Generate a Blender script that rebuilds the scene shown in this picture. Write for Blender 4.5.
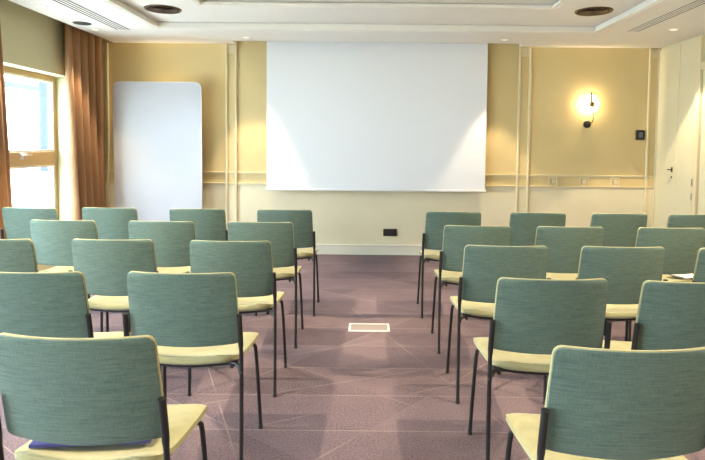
import bpy, bmesh, math, random
from mathutils import Vector, Matrix
R = math.radians
random.seed(7)
S = bpy.context.scene
for o in list(bpy.data.objects):
    bpy.data.objects.remove(o)
C = S.collection

# ------------------------------------------------------------------ camera
HC = 1.37
cd = bpy.data.cameras.new('camera')
cd.sensor_width = 36.0
cd.lens = 570 / 705 * 36
cd.shift_x = -16.2 / 705
cd.shift_y = -55.0 / 705
cd.clip_start = 0.02
cam = bpy.data.objects.new('camera', cd)
C.objects.link(cam)
cam.matrix_world = Matrix.Translation((0, 0, HC)) @ Matrix.Rotation(R(87.0), 4, 'X') @ Matrix.Rotation(R(0.6), 4, 'Z')
S.camera = cam

# ------------------------------------------------------------------ colour management
S.view_settings.view_transform = 'Standard'
S.view_settings.look = 'None'
S.view_settings.gamma = 1.0
S.view_settings.use_curve_mapping = False
S.view_settings.exposure = 0.31

# ------------------------------------------------------------------ sky (bright overcast)
w = bpy.data.worlds.new('sky')
S.world = w
w.use_nodes = True
bg = w.node_tree.nodes['Background']
bg.inputs['Color'].default_value = (0.72, 0.88, 1.0, 1)
bg.inputs['Strength'].default_value = 23.0

# lamp powers
P_WASH = 115.0      # recessed spots over the screen wall
P_SIDE = 85.0      # recessed spots of the side soffits
P_HALL = 330.0      # recessed spots of the middle tray, front pair an added fill
WARM = (1.0, 0.79, 0.52)

# room dimensions
XL, XR, YB, YF = -3.38, 3.57, 7.08, -2.6
ZC, Z2, Z3 = 2.595, 2.668, 2.715
SXL, SXR, SY = -2.30, 2.43, 6.20          # lower tray edge
TXL, TXR, TY = -1.62, 1.74, 5.47          # upper tray edge

# portals in the window openings
WINS = [(4.95, 6.47), (1.9, 3.9), (-0.8, 1.2), (-2.45, -1.1)]
WZ0, WZ1 = 0.42, 2.10
for (a, b) in WINS:
    ld = bpy.data.lights.new('window_portal', 'AREA')
    ld.shape = 'RECTANGLE'; ld.size = WZ1 - WZ0; ld.size_y = b - a
    ld.cycles.is_portal = True
    lo = bpy.data.objects.new('window_portal', ld)
    C.objects.link(lo)
    lo.location = (XL - 0.23, (a + b) / 2, (WZ0 + WZ1) / 2)
    lo.rotation_euler = (0, R(-90), 0)

# ------------------------------------------------------------------ materials
def mat(name, col, rough=0.6, metal=0.0, spec=0.5, emit=None, estr=0.0):
    m = bpy.data.materials.new(name)
    m.use_nodes = True
    p = m.node_tree.nodes['Principled BSDF']
    p.inputs['Base Color'].default_value = (*col, 1)
    p.inputs['Roughness'].default_value = rough
    p.inputs['Metallic'].default_value = metal
    p.inputs['Specular IOR Level'].default_value = spec
    if emit:
        p.inputs['Emission Color'].default_value = (*emit, 1)
        p.inputs['Emission Strength'].default_value = estr
    return m

class NT:
    def __init__(self, m):
        self.t = m.node_tree
        self.p = self.t.nodes['Principled BSDF']
    def n(self, typ, **kw):
        x = self.t.nodes.new(typ)
        for k, v in kw.items():
            setattr(x, k, v)
        return x
    def l(self, a, b):
        self.t.links.new(a, b)
    def math(self, op, a, b=None, c=None):
        x = self.n('ShaderNodeMath', operation=op)
        for i, v in enumerate((a, b, c)):
            if v is None: continue
            if isinstance(v, (int, float)): x.inputs[i].default_value = v
            else: self.l(v, x.inputs[i])
        return x.outputs[0]
    def noise(self, vec, scale, detail=2.0, rough=0.5):
        x = self.n('ShaderNodeTexNoise')
        x.inputs['Scale'].default_value = scale
        x.inputs['Detail'].default_value = detail
        x.inputs['Roughness'].default_value = rough
        if vec is not None: self.l(vec, x.inputs['Vector'])
        return x.outputs[0]
    def mix(self, f, a, b):
        x = self.n('ShaderNodeMix', data_type='RGBA')
        if isinstance(f, (int, float)): x.inputs[0].default_value = f
        else: self.l(f, x.inputs[0])
        for i, v in ((6, a), (7, b)):
            if isinstance(v, tuple): x.inputs[i].default_value = (*v, 1)
            else: self.l(v, x.inputs[i])
        return x.outputs[2]
    def ramp(self, f, lo, hi):
        x = self.n('ShaderNodeMapRange')
        self.l(f, x.inputs[0])
        x.inputs[1].default_value = lo; x.inputs[2].default_value = hi
        return x.outputs[0]
    def mapping(self, scale):
        tc = self.n('ShaderNodeTexCoord')
        mp = self.n('ShaderNodeMapping')
        mp.inputs['Scale'].default_value = scale
        self.l(tc.outputs['Object'], mp.inputs['Vector'])
        return mp.outputs[0]
    def bump(self, h, strength, dist):
        x = self.n('ShaderNodeBump')
        x.inputs['Strength'].default_value = strength
        x.inputs['Distance'].default_value = dist
        self.l(h, x.inputs['Height'])
        self.l(x.outputs[0], self.p.inputs['Normal'])

def paint(name, col, rough=0.7, var=0.03):
    m = mat(name, col, rough, spec=0.25)
    t = NT(m)
    v = t.mapping((1, 1, 1))
    f = t.noise(v, 2.3, 3)
    d = tuple(c * (1 - var) for c in col)
    u = tuple(min(1, c * (1 + var)) for c in col)
    t.l(t.mix(t.ramp(f, .3, .7), d, u), t.p.inputs['Base Color'])
    t.bump(t.noise(v, 260, 2), 0.05, 0.002)
    return m

def fabric(name, dark, light, sc, rough=0.9):
    m = mat(name, dark, rough, spec=0.15)
    t = NT(m)
    a = t.noise(t.mapping((14, 14, 420)), sc, 2, .6)      # long horizontal slubs
    b = t.noise(t.mapping((420, 300, 30)), sc, 1, .5)     # fine warp threads
    c = t.noise(t.mapping((6, 6, 6)), 1.0, 2)
    f = t.math('ADD', t.math('MULTIPLY', a, .62), t.math('MULTIPLY', b, .30))
    f = t.math('ADD', f, t.math('MULTIPLY', c, .12))
    t.l(t.mix(t.ramp(f, .36, .66), dark, light), t.p.inputs['Base Color'])
    t.p.inputs['Sheen Weight'].default_value = 0.15
    t.bump(f, 0.25, 0.0015)
    return m

M = {}
M['wall'] = paint('cream_paint', (0.66, 0.525, 0.27))
M['dado'] = paint('pale_cream_paint', (0.74, 0.67, 0.485))
M['wall_l'] = paint('sage_paint', (0.58, 0.555, 0.36))
M['panel'] = paint('door_cream_paint', (0.72, 0.66, 0.45), 0.5)
M['trim'] = paint('trim_cream_paint', (0.73, 0.64, 0.42), 0.5)
M['skirt'] = paint('skirting_paint', (0.74, 0.71, 0.60), 0.5)
M['ceil'] = paint('ceiling_white', (0.83, 0.81, 0.78), 0.8, .01)
M['ceiltrim'] = paint('ceiling_trim_white', (0.82, 0.79, 0.73), 0.6, .01)
M['screen'] = mat('screen_white', (0.80, 0.81, 0.84), 0.85, spec=0.1)
M['screenbar'] = mat('screen_bar_white', (0.78, 0.78, 0.78), 0.4)
M['board'] = mat('whiteboard_enamel', (0.50, 0.50, 0.54), 0.28, spec=0.4)
M['alu'] = mat('satin_aluminium', (0.62, 0.62, 0.62), 0.35, 0.9)
M['black'] = mat('black_powder_coat', (0.012, 0.013, 0.015), 0.42)
M['plastic'] = mat('black_plastic', (0.018, 0.018, 0.02), 0.35)
M['brass'] = mat('aged_brass', (0.42, 0.24, 0.07), 0.3, 1.0)
M['bronze'] = mat('bronze_metal', (0.10, 0.065, 0.04), 0.4, 0.8)
M['brushed'] = mat('hinge_steel', (0.5, 0.5, 0.5), 0.3, 1.0)
M['white'] = mat('white_plastic', (0.80, 0.80, 0.78), 0.4)
M['paper'] = mat('white_paper', (0.82, 0.82, 0.82), 0.8)
M['cover'] = mat('blue_cover', (0.045, 0.05, 0.23), 0.4)
M['display'] = mat('grey_display', (0.16, 0.17, 0.18), 0.15)
M['slot'] = mat('dark_duct', (0.03, 0.03, 0.03), 0.8)
M['lampglow'] = mat('lamp_glow', (1, 1, 1), 0.5, emit=(1.0, 0.86, 0.62), estr=1.3)
M['opal'] = mat('opal_glow', (1, 1, 1), 0.5, emit=(1.0, 0.80, 0.48), estr=3.2)
M['winframe'] = paint('window_frame_beige', (0.42, 0.28, 0.13), 0.45)
M['back'] = fabric('teal_weave', (0.066, 0.110, 0.095), (0.138, 0.195, 0.166), 1.0)
M['seat'] = fabric('pale_lime_weave', (0.33, 0.310, 0.165), (0.40, 0.375, 0.205), 1.0)

m = mat('window_glass', (1, 1, 1), 0.0)
t = NT(m)
tr = t.n('ShaderNodeBsdfTransparent'); gl = t.n('ShaderNodeBsdfGlossy'); gl.inputs['Roughness'].default_value = 0.02
mx = t.n('ShaderNodeMixShader'); mx.inputs[0].default_value = 0.05
tr.inputs[0].default_value = (.95, .97, .97, 1)
t.l(tr.outputs[0], mx.inputs[1]); t.l(gl.outputs[0], mx.inputs[2])
t.l(mx.outputs[0], t.t.nodes['Material Output'].inputs['Surface'])
M['glass'] = m

m = mat('curtain_cloth', (0.36, 0.20, 0.10), 0.85, spec=0.15)
t = NT(m)
f = t.noise(t.mapping((300, 300, 8)), 1, 2)
t.l(t.mix(f, (0.22, 0.115, 0.055), (0.40, 0.22, 0.11)), t.p.inputs['Base Color'])
t.p.inputs['Sheen Weight'].default_value = 0.2
M['curtain'] = m

def carpet():
    m = mat('patterned_carpet', (0.2, 0.13, 0.12), 0.95, spec=0.08)
    t = NT(m)
    tc = t.n('ShaderNodeTexCoord')
    sx = t.n('ShaderNodeSeparateXYZ')
    t.l(tc.outputs['Object'], sx.inputs[0])
    X, Y = sx.outputs[0], sx.outputs[1]
    def fam(ang, sp, off):
        a = R(ang)
        return t.math('ADD', t.math('ADD', t.math('MULTIPLY', X, math.cos(a) / sp), t.math('MULTIPLY', Y, math.sin(a) / sp)), off)
    def line(ph, wd):
        fr = t.math('SUBTRACT', t.math('FRACT', ph), 0.5)
        return t.math('LESS_THAN', t.math('ABSOLUTE', fr), wd)
    fams = [(90, .385, -.50 + .07, .0085), (53, .74, .13, .0045), (-41, .91, .42, .0037), (-64, .83, .71, .0036), (22, 1.27, .2, .0022), (112, 1.05, .6, .003)]
    tot = None
    ids = []
    for i, (an, sp, of, wd) in enumerate(fams):
        ph = fam(an, sp, of)
        ln = line(ph, wd)
        if i:
            ln = t.math('MULTIPLY', ln, t.ramp(t.noise(tc.outputs['Object'], 1.1 + .23 * i, 1), .42 , .56))
        ids.append(t.math('FLOOR', t.math('ADD', ph, .5)))
        tot = ln if tot is None else t.math('MAXIMUM', tot, ln)
    cx = t.n('ShaderNodeCombineXYZ')
    t.l(ids[0], cx.inputs[0]); t.l(ids[1], cx.inputs[1]); t.l(ids[2], cx.inputs[2])
    wn = t.n('ShaderNodeTexWhiteNoise', noise_dimensions='3D')
    t.l(cx.outputs[0], wn.inputs['Vector'])
    fine = t.noise(tc.outputs['Object'], 95, 4, .8)
    mid = t.noise(tc.outputs['Object'], 5, 3)
    f = t.math('ADD', t.math('MULTIPLY', wn.outputs[0], .17), t.math('MULTIPLY', t.ramp(fine, .3, .7), .65))
    f = t.math('ADD', f, t.math('MULTIPLY', mid, .25))
    base = t.mix(t.ramp(f, .1, .9), (0.060, 0.046, 0.058), (0.26, 0.195, 0.220))
    t.l(t.mix(t.math('MULTIPLY', tot, .34), base, (0.50, 0.40, 0.36)), t.p.inputs['Base Color'])
    t.bump(fine, 0.4, 0.004)
    return m
M['carpet'] = carpet()
M['boxlid'] = mat('grey_carpet_lid', (0.30, 0.26, 0.25), 0.9)
M['paving'] = paint('pale_paving', (0.68, 0.68, 0.66))
M['render'] = paint('white_render', (0.85, 0.85, 0.85))
M['bluegrey'] = paint('blue_grey_cladding', (0.022, 0.030, 0.055))

# ------------------------------------------------------------------ mesh helpers
def box(bm, x0, x1, y0, y1, z0, z1, bev=0.0):
    vs = [bm.verts.new((x, y, z)) for x in (x0, x1) for y in (y0, y1) for z in (z0, z1)]
    fs = [(0, 1, 3, 2), (4, 6, 7, 5), (0, 4, 5, 1), (2, 3, 7, 6), (0, 2, 6, 4), (1, 5, 7, 3)]
    es = set()
    for f in fs:
        q = bm.faces.new([vs[i] for i in f])
        es.update(q.edges)
    if bev > 0:
        bmesh.ops.bevel(bm, geom=list(es), offset=bev, segments=2, profile=.5, affect='EDGES')

def smooth_path(pts, n=6):
    P = [Vector(p) for p in pts]
    out = []
    for i in range(len(P) - 1):
        p0 = P[max(i - 1, 0)]; p1 = P[i]; p2 = P[i + 1]; p3 = P[min(i + 2, len(P) - 1)]
        for k in range(n):
            s = k / n
            out.append(.5 * ((2 * p1) + (-p0 + p2) * s + (2 * p0 - 5 * p1 + 4 * p2 - p3) * s * s + (-p0 + 3 * p1 - 3 * p2 + p3) * s ** 3))
    out.append(P[-1])
    return out

def tube(bm, path, r, seg=8):
    path = [Vector(p) for p in path]
    rings = []
    ref = Vector((0.13, 0.97, 0.2)).normalized()
    for i, p in enumerate(path):
        d = (path[min(i + 1, len(path) - 1)] - path[max(i - 1, 0)]).normalized()
        a = d.cross(ref)
        if a.length < 1e-3: a = d.cross(Vector((1, 0, 0)))
        a.normalize(); b = d.cross(a)
        rr = r(i / (len(path) - 1)) if callable(r) else r
        rings.append([bm.verts.new(p + a * rr * math.cos(2 * math.pi * k / seg) + b * rr * math.sin(2 * math.pi * k / seg)) for k in range(seg)])
    for i in range(len(rings) - 1):
        for k in range(seg):
            bm.faces.new((rings[i][k], rings[i][(k + 1) % seg], rings[i + 1][(k + 1) % seg], rings[i + 1][k]))
    bm.faces.new(rings[0][::-1]); bm.faces.new(rings[-1])

def lathe(bm, prof, seg=24, mtx=None):
    """prof: list of (radius, height) revolved round Z; mtx places it"""
    mtx = mtx or Matrix()
    rings = []
    for r_, h in prof:
        if r_ < 1e-5: rings.append([bm.verts.new(mtx @ Vector((0, 0, h)))])
        else: rings.append([bm.verts.new(mtx @ Vector((r_ * math.cos(2 * math.pi * k / seg), r_ * math.sin(2 * math.pi * k / seg), h))) for k in range(seg)])
    for a, b in zip(rings[:-1], rings[1:]):
        for k in range(seg):
            j = (k + 1) % seg
            if len(a) == 1 and len(b) == 1: continue
            if len(a) == 1: bm.faces.new((a[0], b[k], b[j]))
            elif len(b) == 1: bm.faces.new((a[k], a[j], b[0]))
            else: bm.faces.new((a[k], a[j], b[j], b[k]))

def rrect(hw, hh, r, n=6):
    pts = []
    for cx, cy, a0 in ((hw - r, hh - r, 0), (-hw + r, hh - r, 90), (-hw + r, -hh + r, 180), (hw - r, -hh + r, 270)):
        for k in range(n + 1):
            a = R(a0 + 90 * k / n)
            pts.append((cx + r * math.cos(a), cy + r * math.sin(a)))
    return pts

def prism(bm, pts, f0, f1):
    """closed prism between the two point maps f0, f1 of a 2D outline"""
    a = [bm.verts.new(f0(p)) for p in pts]; b = [bm.verts.new(f1(p)) for p in pts]
    n = len(pts)
    for i in range(n):
        bm.faces.new((a[i], a[(i + 1) % n], b[(i + 1) % n], b[i]))
    bm.faces.new(a[::-1]); bm.faces.new(b)

def obj(name, bm, material, parent=None, smooth=False):
    bmesh.ops.recalc_face_normals(bm, faces=bm.faces)
    me = bpy.data.meshes.new(name)
    bm.to_mesh(me); bm.free()
    if isinstance(material, (list, tuple)):
        for q in material: me.materials.append(q)
    else: me.materials.append(material)
    if smooth:
        for p in me.polygons: p.use_smooth = True
        try: me.set_sharp_from_angle(angle=R(50))
        except Exception: pass
    o = bpy.data.objects.new(name, me)
    C.objects.link(o)
    if parent: o.parent = parent
    return o

def boxes(name, lst, material, parent=None, bev=0.0):
    bm = bmesh.new()
    for b in lst: box(bm, *b, bev)
    return obj(name, bm, material, parent)

def tag(o, label, cat, group=None):
    o['label'] = label; o['category'] = cat
    if group: o['group'] = group
    return o

def struct(o, label=None):
    o['kind'] = 'structure'
    if label: o['label'] = label
    return o

def thing(name, label, cat, loc=(0, 0, 0), group=None):
    o = bpy.data.objects.new(name, None)
    o.empty_display_size = .1
    C.objects.link(o); o.location = loc
    return tag(o, label, cat, group)

# ------------------------------------------------------------------ room shell
T = 0.25
struct(boxes('floor', [(XL - T, XR + T, YF - T, YB + T, -0.2, 0)], M['carpet']), 'mauve brown carpet with thin pale crossing lines')

# back wall with dado below the double rail
wb = struct(boxes('wall_back', [(XL - T, XR + T, YB, YB + T, 0, 2.95)], M['wall']), 'cream yellow wall behind the projection screen')
RZ1, RZ2 = 1.012, 0.874
boxes('dado', [(XL, XR, YB - .004, YB, 0.1, RZ2)], M['dado'], wb)
# double rail runs between the mouldings of the pilasters
PIL = [(-3.375, -3.215), (-1.772, -1.632), (1.83, 1.985), (3.43, 3.565)]
for z in (RZ1, RZ2):
    bm = bmesh.new()
    box(bm, XL, XR, YB - .016, YB, z - .012, z + .012, .004)
    box(bm, XL, XR, YB - .026, YB, z + .003, z + .013, .003)
    obj('chair_rail', bm, M['trim'], wb)
for (a, b) in PIL:
    bm = bmesh.new()
    box(bm, a + .02, b - .02, YB - .010, YB, RZ2, 2.52)
    obj('pilaster_panel', bm, M['wall'], wb)
    bm = bmesh.new()
    box(bm, a + .02, b - .02, YB - .010, YB, 0.13, RZ2)
    obj('pilaster_panel', bm, M['dado'], wb)
    for x in (a, b):
        bm = bmesh.new()
        x0, x1 = (x, x + .026) if x == a else (x - .026, x)
        box(bm, x0, x1, YB - .032, YB, 0.13, 2.590, .006)
        obj('pilaster_bead', bm, M['trim'], wb)
    c = (a + b) / 2
    bm = bmesh.new()
    box(bm, a + .02, b - .02, YB - .014, YB, 2.475, 2.585, .003)
    blk = obj('pilaster_block', bm, M['trim'], wb)
    bm = bmesh.new()
    h = .030
    for (p, q, r_, s) in ((-h, h, h - .008, h), (-h, h, -h, -h + .008), (-h, -h + .008, -h, h), (h - .008, h, -h, h)):
        box(bm, c + p, c + q, YB - .022, YB - .012, 2.53 + r_, 2.53 + s)
    box(bm, c - .011, c + .011, YB - .022, YB - .012, 2.519, 2.541)
    obj('rosette', bm, M['trim'], blk)
# square ornaments between the rails of the right bay
for x in (2.292, 2.678, 3.063):
    bm = bmesh.new()
    h = .054; z = (RZ1 + RZ2) / 2
    for (p, q, r_, s) in ((-h, h, h - .014, h), (-h, h, -h, -h + .014), (-h, -h + .014, -h + .014, h - .014), (h - .014, h, -h + .014, h - .014)):
        box(bm, x + p, x + q, YB - .016, YB, z + r_, z + s)
    box(bm, x - .026, x + .026, YB - .013, YB, z - .026, z + .026, .004)
    obj('rail_ornament', bm, M['trim'], wb)
bm = bmesh.new()
box(bm, XL, XR, YB - .018, YB, 0, .118, .003)
box(bm, XL, XR, YB - .026, YB, .108, .13, .006)
struct(obj('baseboard_back', bm, M['skirt']))

# left wall with the window openings
bm = bmesh.new()
ys = [YF] + [v for ab in sorted(WINS) for v in ab] + [YB]
for i in range(0, len(ys), 2):
    box(bm, XL - T, XL, ys[i], ys[i + 1], 0, 2.95)
for a, b in WINS:
    box(bm, XL - T, XL, a, b, 0, WZ0)
    box(bm, XL - T, XL, a, b, WZ1, 2.95)
struct(obj('wall_left', bm, M['wall_l']), 'sage green wall above and beside the window')

# windows
for k, (a, b) in enumerate(WINS):
    xf = XL - .15
    bm = bmesh.new()
    fw, fd = .055, .07
    x0, x1 = xf - fd, xf
    box(bm, x0, x1, a, a + fw, WZ0, WZ1, .006)
    box(bm, x0, x1, b - fw, b, WZ0, WZ1, .006)
    box(bm, x0, x1, a + fw, b - fw, WZ1 - fw, WZ1, .006)
    box(bm, x0, x1, a + fw, b - fw, WZ0, WZ0 + fw, .006)
    win = struct(obj('window_%d' % (k + 1), bm, M['winframe']), 'bright window with beige frame' if k == 0 else None)
    box_t = [(x0 - .0, x1 + .012, a + fw, b - fw, 1.115, 1.262)]
    tr_ = boxes('transom', box_t, M['winframe'], win, .01)
    bm = bmesh.new()
    for (p, q) in ((WZ0 + fw, 1.115), (1.262, WZ1 - fw)):
        box(bm, x0 + .015, x1 - .006, a + fw, a + fw + .03, p, q)
        box(bm, x0 + .015, x1 - .006, b - fw - .03, b - fw, p, q)
        box(bm, x0 + .015, x1 - .006, a + fw + .03, b - fw - .03, q - .022, q)
        box(bm, x0 + .015, x1 - .006, a + fw + .03, b - fw - .03, p, p + .022)
    obj('sash', bm, M['skirt'], win)
    for (p, q) in ((WZ0 + fw, 1.115), (1.262, WZ1 - fw)):
        boxes('pane', [(xf - .04, xf - .034, a + fw + .02, b - fw - .02, p + .01, q - .01)], M['glass'], win)
    hy = 5.77 if k == 0 else (a + b) / 2
    bm = bmesh.new()
    box(bm, x1 + .010, x1 + .022, hy - .03, hy + .03, 1.19, 1.255, .003)
    tube(bm, [(x1 + .015, hy - .01, 1.235), (x1 + .05, hy - .01, 1.235), (x1 + .055, hy + .11, 1.235)], .009)
    obj('window_handle', bm, M['brushed'], win)
    boxes('window_sill', [(XL - .15, XL + .04, a, b, WZ0 - .03, WZ0 + .002)], M['skirt'], win, .006)

# right wall with flush cupboard leaves
wr = struct(boxes('wall_right', [(XR, XR + T, YF, YB, 0, 2.95)], M['panel']), 'cream wall of flush tall door leaves')
for k, (a, b) in enumerate(((6.585, 7.045), (6.235, 6.579))):
    bm = bmesh.new()
    box(bm, XR - .022, XR, a, b, .02, 2.565, .003)
    d = struct(obj('door_%d' % (k + 1), bm, M['panel']), 'tall flush cream door leaf ' + ('with dark lever handle' if k == 0 else 'beside the door jamb'))
    if k == 0:
        bm = bmesh.new()
        tube(bm, [(XR - .018, 6.67, 1.12), (XR - .06, 6.67, 1.12)], .007)
        tube(bm, [(XR - .058, 6.70, 1.12), (XR - .06, 6.60, 1.122)], .0075)
        obj('handle', bm, M['bronze'], d)
        bm = bmesh.new()
        box(bm, XR - .026, XR - .02, 6.655, 6.685, 1.09, 1.15, .002)
        box(bm, XR - .026, XR - .02, 6.660, 6.680, 1.02, 1.045, .002)
        obj('escutcheon', bm, M['bronze'], d)
jm = struct(boxes('trim_1', [(XR - .045, XR, 6.135, 6.228, 0, 2.565)], M['trim'], None, .006), 'cream door jamb with two steel plates')
for z in (0.998, .845):
    boxes('strike_plate', [(XR - .048, XR - .044, 6.19, 6.222, z - .038, z + .038)], M['brushed'], jm, .001)
d3 = struct(boxes('door_3', [(XR - .02, XR, 5.22, 6.12, .01, 2.2)], M['panel'], None, .003))
boxes('architrave', [(XR - .04, XR, 5.13, 5.215, 0, 2.29), (XR - .04, XR, 5.215, 6.13, 2.205, 2.29)], M['trim'], d3, .005)
struct(boxes('wall_rear', [(XL - T, XR + T, YF - T, YF, 0, 2.95)], M['wall']))

# ceiling: soffit, two tray steps, screen slot and curtain pocket
PK = -3.15
SL0, SL1, SLY = -1.64, 1.835, 6.865
tr_back = -1.6
c = boxes('ceiling', [
    (PK, XR, SY, SLY, ZC, Z2), (PK, SL0, SLY, YB, ZC, Z2), (SL1, XR, SLY, YB, ZC, Z2),
    (PK, SXL, YF, SY, ZC, Z2), (SXR, XR, YF, SY, ZC, Z2), (SXL, SXR, YF, tr_back, ZC, Z2),
    (PK, TXL, YF, SLY, Z2, Z3), (TXR, XR, YF, SLY, Z2, Z3), (TXL, TXR, TY, SLY, Z2, Z3), (TXL, TXR, YF, tr_back + .7, Z2, Z3),
    (PK, XR, YF, SLY, Z3, 2.95), (XL, PK, YF, YB, 2.85, 2.95), (PK, XR, SLY, YB, 2.85, 2.95),
], M['ceil'])
struct(c, 'white tray ceiling with stepped mouldings')
for n, (x0, x1, y0, y1, z0, z1) in enumerate(((SXL, SXR, tr_back, SY, ZC, Z2), (TXL, TXR, tr_back + .7, TY, Z2, Z3))):
    bm = bmesh.new()
    for (p, q) in ((0.0, .018), (.018, .034)):
        zz = (z0 + .004, z0 + .03) if p == 0 else (z0 + .03, z1 - .008)
        dd = .030 if p == 0 else .016
        box(bm, x0, x1, y1 - dd, y1, *zz); box(bm, x0, x0 + dd, y0, y1 - dd, *zz); box(bm, x1 - dd, x1, y0, y1 - dd, *zz)
    struct(obj('trim_%d' % (n + 2), bm, M['ceiltrim']))

# ------------------------------------------------------------------ recessed downlights
def downlight(x, y, z, power, label, angle=70, blend=.6, group='recessed ceiling downlights', tilt=None, lit=True, r=.045):
    t_ = thing('downlight', label, 'downlight', (x, y, z), group)
    bm = bmesh.new()
    lathe(bm, [(r * .80, -.001), (r * .84, -.006), (r * 1.12, -.006), (r * 1.2, -.001), (r * 1.2, 0.002), (r * .8, .002), (r * .80, -.001)], 24)
    obj('trim_ring', bm, M['white'] if lit else M['slot'], t_, True)
    bm = bmesh.new()
    lathe(bm, [(0, -.002), (r * .79, -.002), (r * .79, .0015), (0, .0015)], 24)
    obj('lens' if lit else 'dark_reflector', bm, M['lampglow'] if lit else M['slot'], t_, True)
    if power > 0:
        ld = bpy.data.lights.new('downlight_beam', 'SPOT')
        ld.energy = power; ld.color = WARM; ld.spot_size = R(angle); ld.spot_blend = blend
        ld.shadow_soft_size = .03
        lo = bpy.data.objects.new('downlight_beam', ld)
        C.objects.link(lo); lo.location = (x, y, z - .03)
        if tilt: lo.rotation_euler = (R(tilt[0]), R(tilt[1]), 0)
    return t_

downlight(-1.43, 6.63, ZC, P_WASH, 'small recessed downlight left of the projection screen', 56, .35)
downlight(1.54, 6.60, ZC, P_WASH, 'small recessed downlight right of the projection screen', 56, .35)
downlight(-2.97, 5.21, ZC, P_SIDE, 'small white downlight above the window at the photo edge')
downlight(-2.985, 6.26, ZC, P_SIDE, 'small white downlight before the brown curtain', 62, .4)
downlight(3.13, 5.95, ZC, P_WASH, 'small recessed downlight before the cream door leaves', 76, .15)
downlight(-2.97, 5.95, ZC, 0, 'dark round recessed gimbal between the curtain and the long vent', lit=False, r=.075, group='ceiling fittings')
for y, pw in ((4.3, .9), (2.0, .75), (-0.3, .3)):  # front pair is added out of view to brighten the far seats and carpet
    for x in (-1.95, 2.07):
        downlight(x, y, Z2, P_HALL * pw, 'recessed tray downlight over the %s chairs, %s' % ('left' if x < 0 else 'right', 'added unseen to brighten the front rows' if y > 3 else 'above the middle rows' if y > 0 else 'behind the last row'), 98 if y > 3 else 128, .4)

# round ceiling diffusers
for x, y, lab in ((-2.01, 5.60, 'round bronze air diffuser on the left of the tray ceiling'), (2.125, 5.50, 'round bronze air diffuser on the right of the tray ceiling')):
    t_ = thing('air_diffuser', lab, 'air vent', (x, y, Z2), 'round ceiling diffusers')
    bm = bmesh.new()
    lathe(bm, [(.150, -.001), (.150, -.010), (.168, -.012), (.174, -.001), (.150, -.001)], 40)
    obj('outer_ring', bm, M['bronze'], t_, True)
    for r_ in (.125, .098, .070, .042):
        bm = bmesh.new()
        lathe(bm, [(r_ - .020, -.001), (r_, -.012), (r_ + .004, -.012), (r_ - .016, -.001), (r_ - .020, -.001)], 32)
        obj('cone_ring', bm, M['bronze'], t_, True)
    bm = bmesh.new()
    lathe(bm, [(0, -.0005), (.152, -.0005), (.152, .001), (0, .001)], 32)
    obj('duct_plate', bm, M['slot'], t_)

# linear slot vents along the side soffits
for x0, x1, ye, lab in ((-2.757, -2.595, 6.255, 'long white slot vent on the soffit by the windows'), (2.69, 2.83, 6.075, 'long white slot vent on the soffit by the door leaves')):
    ya = 1.2
    t_ = thing('slot_vent', lab, 'air vent', ((x0 + x1) / 2, (ya + ye) / 2, ZC), 'linear ceiling vents')
    hw, hl = (x1 - x0) / 2, (ye - ya) / 2
    boxes('duct_plate', [(-hw, hw, -hl, hl, -.0010, .001)], M['slot'], t_)
    boxes('frame', [(-hw - .012, -hw + .006, -hl, hl, -.003, -.0005), (hw - .006, hw + .012, -hl, hl, -.003, -.0005), (-hw - .012, hw + .012, hl, hl + .012, -.003, -.0005), (-hw - .012, hw + .012, -hl - .012, -hl, -.003, -.0005)], M['ceil'], t_)
    nb = 3
    src = None
    for k in range(nb):
        xx = -hw + 2 * hw * (k + 1) / (nb + 1)
        if src is None:
            bm = bmesh.new(); box(bm, -.0100, .0100, -hl, hl, -.0030, -.0005, .0005)
            src = obj('blade', bm, M['ceil'], t_); src.location.x = xx
        else:
            q = src.copy(); C.objects.link(q); q.parent = t_; q.location.x = xx

# ------------------------------------------------------------------ projection screen
sx0, sx1, sy, sz = -1.250, 1.424, 6.965, 0.832
t_ = thing('projection_screen', 'wide white projection screen let down from the ceiling slot', 'screen', ((sx0 + sx1) / 2, sy, sz))
hw = (sx1 - sx0) / 2
boxes('screen_cloth', [(-hw, hw, -.0015, .0015, 0.0, 2.80 - sz)], M['screen'], t_)
bm = bmesh.new()
box(bm, -hw - .012, hw + .012, -.014, .014, -.026, .004, .006)
obj('bottom_bar', bm, M['screenbar'], t_, True)
bm = bmesh.new()
tube(bm, [(-hw - .05, .03, 2.80 - sz), (hw + .05, .03, 2.80 - sz)], .032, 14)
obj('roller', bm, M['screenbar'], t_, True)

# ------------------------------------------------------------------ mobile whiteboard
t_ = thing('whiteboard', 'tall rounded white board standing beside the brown curtain', 'whiteboard', (-2.5375, 6.86, 0))
hw, z0, z1 = .5225, .10, 2.093
zc, hh = (z0 + z1) / 2, (z1 - z0) / 2
bm = bmesh.new()
prism(bm, rrect(hw, hh, .075), lambda p: (p[0], -.012, zc + p[1]), lambda p: (p[0], .012, zc + p[1]))
obj('board', bm, M['board'], t_, True)
bm = bmesh.new()
o_ = rrect(hw + .006, hh + .006, .081); i_ = rrect(hw, hh, .075)
n = len(o_)
va = [[bm.verts.new((p[0], y, zc + p[1])) for p in L] for L, y in ((i_, -.014), (o_, -.014), (o_, .014), (i_, .014))]
for q in range(4):
    for k in range(n):
        bm.faces.new((va[q][k], va[q][(k + 1) % n], va[(q + 1) % 4][(k + 1) % n], va[(q + 1) % 4][k]))
obj('edge_trim', bm, M['alu'], t_)
for x in (-.36, .36):
    boxes('foot', [(x - .025, x + .025, -.2, .16, 0.0, .03), (x - .02, x + .02, -.012, .012, .03, .12)], M['alu'], t_, .004)

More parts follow.
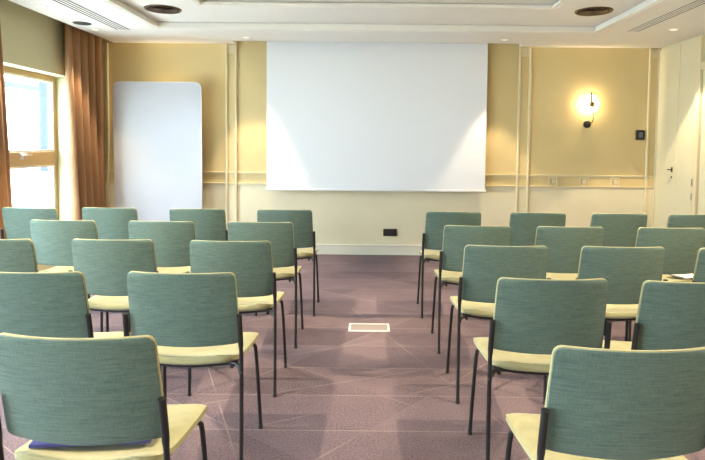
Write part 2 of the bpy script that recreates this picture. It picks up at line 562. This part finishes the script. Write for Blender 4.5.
# ------------------------------------------------------------------ wall sconces
def sconce(x, label):
    y = YB
    t_ = thing('wall_lamp', label, 'wall lamp', (x, y, 1.655), 'ring wall lamps')
    rot = Matrix.Rotation(R(90), 4, 'X')
    bm = bmesh.new()
    lathe(bm, [(0, 0), (.046, 0), (.046, .018), (.040, .024), (.012, .028), (.012, .05), (0, .05)], 28, rot)
    obj('wall_plate', bm, M['plastic'], t_, True)
    bm = bmesh.new()
    tube(bm, smooth_path([(0, -.045, .0), (.045, -.06, .03), (.05, -.07, .10), (.035, -.085, .18), (.015, -.095, .235)]), .0055)
    obj('arm', bm, M['plastic'], t_, True)
    bm = bmesh.new()
    tube(bm, [(.012, -.10, .25), (.006, -.10, .385)], .0085)
    obj('stem', bm, M['plastic'], t_, True)
    bm = bmesh.new()
    pts = [(.006 + .14 * math.sin(2 * math.pi * k / 48), -.10, .245 + .14 * math.cos(2 * math.pi * k / 48)) for k in range(49)]
    tube(bm, pts, .003, 6)
    obj('ring', bm, M['brass'], t_, True)
    bm = bmesh.new()
    bmesh.ops.create_uvsphere(bm, u_segments=20, v_segments=12, radius=.031, matrix=Matrix.Translation((.012, -.115, .24)))
    obj('brass_ball', bm, M['brass'], t_, True)
    bm = bmesh.new()
    lathe(bm, [(0, .045), (.10, .045), (.115, .051), (.115, .062), (.10, .070), (0, .074)], 36, Matrix.Translation((.006, 0, .245)) @ rot)
    obj('opal_disc', bm, M['opal'], t_, True)
    ld = bpy.data.lights.new('wall_lamp_glow', 'POINT')
    ld.energy = 11; ld.color = (1.0, .76, .42); ld.shadow_soft_size = .012
    lo = bpy.data.objects.new('wall_lamp_glow', ld); C.objects.link(lo)
    lo.location = (x + .006, y - .028, 1.90)
sconce(2.693, 'glowing ring wall lamp on the cream wall beside the thermostat')
sconce(-2.487, 'glowing wall lamp hidden behind the tall white board')

# thermostat and socket
t_ = thing('thermostat', 'small black wall controller right of the glowing lamp', 'thermostat', (3.353, YB, 1.53))
bm = bmesh.new()
prism(bm, rrect(.052, .062, .012), lambda p: (p[0], 0, p[1]), lambda p: (p[0] * .94, -.026, p[1] * .94))
obj('housing', bm, M['plastic'], t_, True)
boxes('display', [(-.026, .026, -.028, -.025, -.034, .034)], M['display'], t_)
t_ = thing('wall_socket', 'black double socket plate low on the wall under the screen', 'socket', (.274, YB - .004, .283))
bm = bmesh.new()
prism(bm, rrect(.086, .046, .008), lambda p: (p[0], 0, p[1]), lambda p: (p[0] * .98, -.012, p[1] * .96))
obj('plate', bm, M['plastic'], t_, True)
for x in (-.041, .041):
    bm = bmesh.new()
    lathe(bm, [(0, .011), (.026, .011), (.026, .0145), (.030, .0145), (.030, .011), (.026, .009)], 20, Matrix.Translation((x, 0, 0)) @ Matrix.Rotation(R(90), 4, 'X'))
    obj('outlet', bm, M['slot'], t_, True)

# floor box
t_ = thing('floor_box', 'white framed socket box set in the aisle carpet', 'floor box', (.015, 4.215, 0))
hx, hy = .153, .089
boxes('frame', [(-hx, hx, -hy, -hy + .016, 0, .006), (-hx, hx, hy - .016, hy, 0, .006), (-hx, -hx + .016, -hy + .016, hy - .016, 0, .006), (hx - .016, hx, -hy + .016, hy - .016, 0, .006)], M['white'], t_, .0015)
boxes('lid', [(-hx + .018, hx - .018, -hy + .018, hy - .018, 0, .004)], M['boxlid'], t_)

# ------------------------------------------------------------------ curtains
def curtain(label, ya, yb, x, folds, flare, amp=.045, z0=.015, z1=2.72):
    t_ = thing('curtain', label, 'curtain', (x, (ya + yb) / 2, z0), 'brown window curtains')
    bm = bmesh.new()
    nu, nv = folds * 14, 26
    yc = (ya + yb) / 2
    rnd = random.Random(folds)
    phs = [rnd.uniform(.7, 1.25) for _ in range(folds + 2)]
    g = []
    for j in range(nv + 1):
        v = j / nv
        row = []
        for i in range(nu + 1):
            u = i / nu
            s = u * folds
            k = int(s)
            a = amp * (phs[min(k, folds)] * (1 - (s - k)) + phs[min(k + 1, folds + 1)] * (s - k))
            a *= (.65 + .35 * (1 - v))
            wob = .012 * math.sin(3.1 * v + s * .9) * (1 - v)
            dx = a * math.sin(2 * math.pi * s) + .012 * math.sin(4 * math.pi * s + 2 * v)
            yy = ya + (yb - ya) * u + flare[0] * (1 - v) * (1 - u) + flare[1] * (1 - v) * u - yc + wob
            row.append(bm.verts.new((dx, yy, v * (z1 - z0))))
        g.append(row)
    for j in range(nv):
        for i in range(nu):
            bm.faces.new((g[j][i], g[j][i + 1], g[j + 1][i + 1], g[j + 1][i]))
    o = obj('drape', bm, M['curtain'], t_, True)
    md = o.modifiers.new('thickness', 'SOLIDIFY'); md.thickness = .003
    bm = bmesh.new()
    tube(bm, [(0, ya - yc - .05, z1 - z0 + .012), (0, yb - yc + .02, z1 - z0 + .012)], .012)
    obj('rail', bm, M['white'], t_, True)
curtain('brown pleated curtain hanging between the window and the tall white board', 6.16, 6.99, -3.265, 5, (.10, .03), .078)
curtain('brown curtain at the photo edge on the near side of the window', 4.45, 5.05, -3.265, 6, (0, .20))

# ------------------------------------------------------------------ meeting chairs
def shell(bm, f, nu, nv, side):
    """closed pad: f(u, v, s) -> point, s=-1/+1 the two faces"""
    A = [[bm.verts.new(f(-1 + 2 * i / nu, j / nv, -1)) for i in range(nu + 1)] for j in range(nv + 1)]
    B = [[bm.verts.new(f(-1 + 2 * i / nu, j / nv, 1)) for i in range(nu + 1)] for j in range(nv + 1)]
    for j in range(nv):
        for i in range(nu):
            bm.faces.new((A[j][i], A[j][i + 1], A[j + 1][i + 1], A[j + 1][i]))
            bm.faces.new((B[j][i], B[j + 1][i], B[j + 1][i + 1], B[j][i + 1]))
    ring = [(0, i) for i in range(nu)] + [(j, nu) for j in range(nv)] + [(nv, i) for i in range(nu, 0, -1)] + [(j, 0) for j in range(nv, 0, -1)]
    for k in range(len(ring)):
        a, b = ring[k], ring[(k + 1) % len(ring)]
        bm.faces.new((A[a[0]][a[1]], A[b[0]][b[1]], B[b[0]][b[1]], B[a[0]][a[1]]))

BH0, BH1 = .549, .858
def warp(v):                       # denser rows near both ends, for round corners
    return .5 - .5 * math.cos(math.pi * v)
def back_pt(u, v, s, inset, off, ctr):
    u = math.sin(u * math.pi / 2) * .35 + u * .65
    v = warp(v)
    zlo, zhi = BH0 + inset, BH1 - inset
    z = zlo + (zhi - zlo) * v
    hw = .224 - .008 * (z - BH0) / (BH1 - BH0) - inset
    r_ = .022
    for d in (z - zlo, zhi - z):
        if d < r_: hw -= r_ - math.sqrt(max(0, r_ * r_ - (r_ - d) ** 2))
    zz = z + .004 * (1 - u * u) * (.5 if v > .5 else -.8)
    lean = -.005 - .065 * (z - BH0) / (BH1 - BH0)
    e = max(abs(u), abs(2 * v - 1))
    th = .0105 * (1 - .55 * e ** 6)
    y = lean + .040 * u * u - .012 + ctr + s * th * off
    return (u * hw, y, zz)

def seat_pt(u, v, s):
    y = -.012 + .420 * warp(v)
    u = math.sin(u * math.pi / 2) * .35 + u * .65
    hw = .206 + .022 * min(1, v * 1.6)
    y0, y1 = -.012, .408
    for d, r_ in ((y - y0, .06), (y1 - y, .036)):
        if d < r_: hw -= r_ - math.sqrt(max(0, r_ * r_ - (r_ - d) ** 2))
    z = .464 + .018 * (u * u) * (1 - .5 * v) + .022 * (1 - min(1, warp(v) / .4)) ** 2
    if v > .8: z -= .026 * ((v - .8) / .2) ** 2
    z -= .010 * v
    e = max(abs(u), abs(2 * v - 1))
    th = .018 * (1 - .5 * e ** 8)
    return (u * hw, y, z + s * th)

def make_chair():
    t_ = thing('meeting_chair', 'chair', 'chair', (0, 0, 0), 'green meeting chairs in rows')
    bm = bmesh.new(); shell(bm, seat_pt, 16, 18, 1)
    obj('seat', bm, M['seat'], t_, True)
    bm = bmesh.new(); shell(bm, lambda u, v, s: back_pt(u, v, s, 0, 1, .008), 16, 16, 1)
    b = obj('backrest', bm, M['seat'], t_, True)
    bm = bmesh.new(); shell(bm, lambda u, v, s: back_pt(u, v, s, .0014, .62, -.0024), 16, 16, 1)
    obj('back_cover', bm, M['back'], b, True)
    hx = .232
    for s in (-1, 1):
        bm = bmesh.new()
        tube(bm, smooth_path([(s * hx, -.004, .012), (s * hx, .002, .25), (s * hx, .002, .46), (s * hx, -.008, .56), (s * (hx - .002), -.028, .684)], 4), lambda q: .0088 + .0022 * (q > .72), 10)
        l = obj('leg', bm, M['black'], t_, True)
        bm = bmesh.new(); lathe(bm, [(0, 0), (.0105, 0), (.011, .016), (.0088, .02), (0, .02)], 12, Matrix.Translation((s * hx, -.004, 0)))
        obj('foot_glide', bm, M['plastic'], l, True)
        bm = bmesh.new()
        tube(bm, smooth_path([(s * .190, .27, .440), (s * .199, .325, .440), (s * .211, .352, .426), (s * .217, .362, .39), (s * .226, .385, .18), (s * .231, .402, .012)], 4), .0088, 10)
        l = obj('leg', bm, M['black'], t_, True)
        bm = bmesh.new(); lathe(bm, [(0, 0), (.0105, 0), (.011, .016), (.0088, .02), (0, .02)], 12, Matrix.Translation((s * .231, .402, 0)))
        obj('foot_glide', bm, M['plastic'], l, True)
        bm = bmesh.new()
        tube(bm, smooth_path([(s * .186, .035, .448), (s * .187, .12, .442), (s * .190, .27, .440)], 4), .0085, 8)
        obj('side_rail', bm, M['black'], t_, True)
    bm = bmesh.new()
    tube(bm, smooth_path([(-hx, .0, .432), (-.220, .012, .456), (-.185, .03, .466), (-.09, .032, .456), (0, .032, .452), (.09, .032, .456), (.185, .03, .466), (.220, .012, .456), (hx, .0, .432)], 4), .0095, 10)
    obj('cross_bar', bm, M['black'], t_, True)
    bm = bmesh.new()
    tube(bm, [(-.19, .28, .436), (.19, .28, .436)], .0085, 8)
    obj('cross_bar', bm, M['black'], t_, True)
    bm = bmesh.new()
    shell(bm, lambda u, v, s: (lambda q: (q[0] * .93, q[1] * .93 + .018, seat_pt(u, v, -1)[2] - .004 + s * .004))(seat_pt(u, v, -1)), 10, 12, 1)
    obj('seat_pan', bm, M['plastic'], t_, True)
    return t_

proto = make_chair()
parts = [(c_, list(c_.children)) for c_ in proto.children]
def chair_at(i, x, y, rz, label):
    if i == 0: r_ = proto
    else:
        r_ = proto.copy(); C.objects.link(r_)
        for c_, gs in parts:
            q = c_.copy(); C.objects.link(q); q.parent = r_
            for g_ in gs:
                h_ = g_.copy(); C.objects.link(h_); h_.parent = q
    r_.location = (x, y, 0); r_.rotation_euler = (0, 0, R(rz)); r_['label'] = label

rows = ['front row', 'second row', 'third row', 'fourth row', 'last row']
cols = ['beside the aisle', 'second from the aisle', 'third from the aisle', 'fourth from the aisle']
LEFT = [[(-.652, 4.495, 0), (-1.342, 4.50, 1), (-2.038, 4.51, -1), (-2.632, 4.45, -2)],
        [(-.706, 3.775, 0), (-1.357, 3.765, 0), (-2.005, 3.765, -1)],
        [(-.724, 3.035, 0), (-1.352, 3.04, 0), (-1.983, 3.02, 0)],
        [(-.738, 2.285, -.5), (-1.338, 2.27, 0)],
        [(-.773, 1.530, -1)]]
RIGHT = [[(.654, 4.475, 0), (1.314, 4.47, 0), (1.949, 4.465, 0), (2.544, 4.455, 0)],
         [(.694, 3.705, 0), (1.296, 3.705, 0), (1.953, 3.705, 0)],
         [(.705, 2.975, 0), (1.316, 2.98, 0), (1.916, 2.96, 0)],
         [(.726, 2.245, 0), (1.285, 2.22, 0)],
         [(.698, 1.485, .5)]]
i = 0
for side, blk in (('left', LEFT), ('right', RIGHT)):
    for ri, row in enumerate(blk):
        for ci, (x, y, rz) in enumerate(row):
            chair_at(i, x + ((.014 if ri < 3 else 0) if side == 'right' else -.006), y, rz, 'green-backed chair in the %s of the %s block, %s' % (rows[ri], side, cols[ci]))
            i += 1

# ------------------------------------------------------------------ papers left on the seats
t_ = thing('booklet', 'blue-covered booklet lying on the last chair left of the aisle', 'booklet', (-.800, 1.690, .5030))
t_.rotation_euler = (0, 0, R(6))
boxes('page_block', [(-.163, .163, -.10, .045, .002, .008)], M['paper'], t_)
boxes('blue_cover', [(-.166, .166, -.103, .048, 0, .002), (-.166, -.085, -.100, .048, .008, .010), (-.166, .166, -.103, -.100, .002, .010)], M['cover'], t_)
t_ = thing('leaflet', 'white leaflet on a second row seat near the right wall', 'leaflet', (2.155, 3.855, .503))
t_.rotation_euler = (0, 0, R(24))
boxes('sheet', [(-.075, .105, -.075, .075, 0, .002)], M['paper'], t_)
boxes('dark_band', [(-.075, -.060, -.075, .075, .002, .003)], M['plastic'], t_)

# ------------------------------------------------------------------ outside the windows
struct(boxes('ground_outside', [(-30, XL - T, -20, 40, -.6, -.4)], M['paving']))
t_ = thing('neighbour_house', 'pale rendered house seen through the window', 'house', (-16, 21, -.4))
boxes('wall', [(-5, 0, -9, 7.2, 0, 4.15)], M['render'], t_)
bm = bmesh.new()
prism(bm, [(-5.6, 4.15), (.5, 4.32), (.5, 4.42), (-2.5, 6.0), (-5.6, 4.4)], lambda p: (p[0], -9.5, p[1]), lambda p: (p[0], 7.6, p[1]))
obj('roof', bm, M['render'], t_)
boxes('gutter', [(.35, .55, -9.5, 7.6, 4.12, 4.34)], M['bluegrey'], t_)
t_ = thing('outdoor_pillar', 'blue grey pillar on a white base outside the window', 'pillar', (-6.12, 10.9, -.4))
boxes('shaft', [(-.09, .09, -.15, .13, 1.2, 4.6)], M['bluegrey'], t_, .01)
boxes('base', [(-.11, .11, -.17, .15, 0, 1.2)], M['render'], t_, .01)
boxes('capital', [(-.13, .13, -.19, .17, 4.6, 4.75)], M['bluegrey'], t_, .01)
